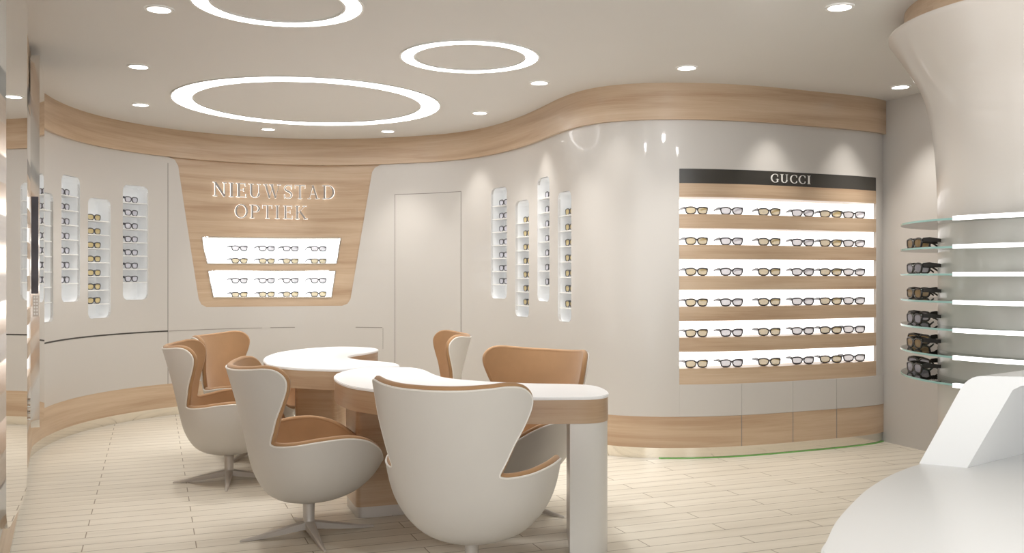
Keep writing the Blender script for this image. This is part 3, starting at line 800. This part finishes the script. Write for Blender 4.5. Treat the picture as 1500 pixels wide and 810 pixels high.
def ztable(label, pts, c, blocks, leg_x=None):
    ol = [tpt(*p) for p in pts]; ol = catmull(ol, 5, True)
    ol = [(x-c[0], y-c[1]) for x, y in ol]
    t = thing('table', label, 'table', (c[0], c[1], 0), 0, 'kidney-shaped consulting tables')
    mb = MB(); mb.prism(ol, ZT-.014, ZT-.004); mb.prism(scale_poly(ol, .004), ZT-.004, ZT); mb.obj('tabletop', M_top, t, sharp=50)
    ap = scale_poly(ol, .003); n = len(ap); u = [0]
    for i in range(n): u.append(u[-1]+math.hypot(ap[(i+1) % n][0]-ap[i][0], ap[(i+1) % n][1]-ap[i][1]))
    mb = MB(); vs = []; uv = []
    A = sum(ap[i][0]*ap[(i+1) % n][1]-ap[(i+1) % n][0]*ap[i][1] for i in range(n))
    for i in range(n+1):
        p = ap[i % n]
        vs += [(p[0], p[1], ZT-.128), (p[0], p[1], ZT-.0145)]; uv += [(u[i], ZT-.128), (u[i], ZT-.014)]
    fs = [(2*i, 2*i+2, 2*i+3, 2*i+1) for i in range(n)]
    mb.add(vs, fs if A > 0 else [f[::-1] for f in fs], 0, uv)
    mb.add([(x, y, ZT-.128) for x, y in ap], [tuple(range(n))], 0, [(x, y) for x, y in ap])
    mb.obj('apron', M_wood2, t, uv=True, sharp=50)
    for (bx, by, w, d, ang) in blocks:
        M = Matrix.Translation((bx-c[0], by-c[1], 0)) @ Matrix.Rotation(math.radians(ang), 4, 'Z')
        def rr(w, d, r=.035):
            return [tuple((M @ Vector((px_, py_, 0)))[:2]) for px_, py_ in rrect(-w/2, w/2, -d/2, d/2, r, 4)]
        mb = MB(); mb.prism(rr(w, d), .062, ZT-.129); b = mb.obj('pedestal', M_wood2, t)
        mb = MB(); mb.prism(rr(w-.012, d-.012), 0, .062); mb.obj('plinth', M_leg, b)
    if leg_x:
        lp = [p for p in scale_poly(ol, .006) if p[0]+c[0] > leg_x]
        q = sorted(range(len(lp)), key=lambda i: math.atan2(lp[i][1]-(sum(y for _, y in lp)/len(lp)), lp[i][0]-leg_x+c[0]+.05))
        lp = [lp[i] for i in q]
        mb = MB(); mb.prism(lp, 0, ZT-.129); mb.obj('end_leg', M_endleg, t, sharp=40)
    return t
ztable('near long white table with rounded lobe and a pale end leg', T2, (-.2, 5.1), [(-.665, 5.49, .56, .36, 20)], .262)
ztable('far white table with a curved bite in its right edge', T1, (-1.2, 6.9), [(-1.33, 6.62, .30, .36, -8)])

# ------------------------------------------------------------------ reception desk
def dpt(x, y, z=.76): d = (EYE-z)*F_PX/(y-CY); return ((x-CX)/F_PX*d, d)
cnt = [dpt(*p) for p in ((1203, 810), (1212, 786), (1224, 761.5), (1243, 739), (1267, 716.6), (1298, 697.6), (1326, 685.5), (1346.6, 679))]+[(1.46, 3.12), (1.75, 3.38), (2.15, 3.62), (2.6, 3.5), (2.75, 2.9), (2.7, 2.0), (2.4, 1.35), (1.9, 1.05), (1.3, 1.0), (.86, 1.18), (.66, 1.5), (.63, 1.78)]
ol = catmull(cnt, 6, True)
dk = thing('reception_desk', 'white sculpted reception desk with leaning raised shelf, lower right corner', 'desk', (1.7, 2.3, 0))
ol = [(x-1.7, y-2.3) for x, y in ol]
mb = MB(); mb.prism(scale_poly(ol, .01), .70, .75); mb.prism(ol, .72, .753); mb.prism(scale_poly(ol, .006), .753, .76); mb.obj('worktop', M_white, dk, sharp=50)
mb = MB()
vs = []; lv = [(0, .30), (.08, .24), (.3, .14), (.55, .06), (.70, .02)]
n = len(ol)
for z, ins in lv:
    for x, y in scale_poly(ol, ins): vs.append((x, y, z))
mb.add(vs, [(i*n+k2, i*n+(k2+1) % n, (i+1)*n+(k2+1) % n, (i+1)*n+k2) for i in range(len(lv)-1) for k2 in range(n)]); o = mb.obj('body', M_white, dk, sharp=60)
E0 = Vector((1.284-1.7, 2.96-2.3, 0)); e = Vector((.86, -.5, 0)); g = Vector((.79, .61, 0))
out = [(0, .7602), (.118, 1.002)]+[(.118+.035*(1-math.cos(a)) + .02*math.sin(a), 1.002+.043*math.sin(a)) for a in np.linspace(.2, PI/2, 6)]+[(.3, 1.050), (1.0, 1.056)]
inn = [(1.0, 1.032), (.33, 1.026), (.285, 1.022), (.262, 1.008), (.137, .7602)]
pr = out+inn; n = len(pr)
vs = [E0+e*t+Vector((0, 0, z)) for t, z in pr]+[E0+e*t+Vector((0, 0, z))+g*1.1 for t, z in pr]
mb = MB(); mb.add(vs, [tuple(range(n)), tuple(range(2*n-1, n-1, -1))]+[(i, n+i, n+(i+1) % n, (i+1) % n) for i in range(n)])
o = mb.obj('raised_shelf', M_white, dk, sharp=40)

# ------------------------------------------------------------------ light, camera
w = bpy.data.worlds.new('daylight'); sc.world = w; w.use_nodes = True
w.node_tree.nodes['Background'].inputs[0].default_value = (.97, .985, 1, 1); w.node_tree.nodes['Background'].inputs[1].default_value = 1.95
cam = bpy.data.cameras.new('camera'); co = bpy.data.objects.new('camera', cam); COL.objects.link(co)
co.location = (0, 0, EYE); co.rotation_euler = (PI/2, 0, 0); cam.sensor_width = 36; cam.lens = 36*F_PX/1500; cam.clip_start = .05
sc.camera = co
vs_ = sc.view_settings; vs_.view_transform = 'Standard'; vs_.look = 'None'; vs_.exposure = .36; vs_.gamma = 1; vs_.use_curve_mapping = False
sc.cycles.use_denoising = True; sc.cycles.max_bounces = 8; sc.cycles.transparent_max_bounces = 16
sc.cycles.caustics_reflective = False; sc.cycles.caustics_refractive = False; sc.cycles.sample_clamp_indirect = 6
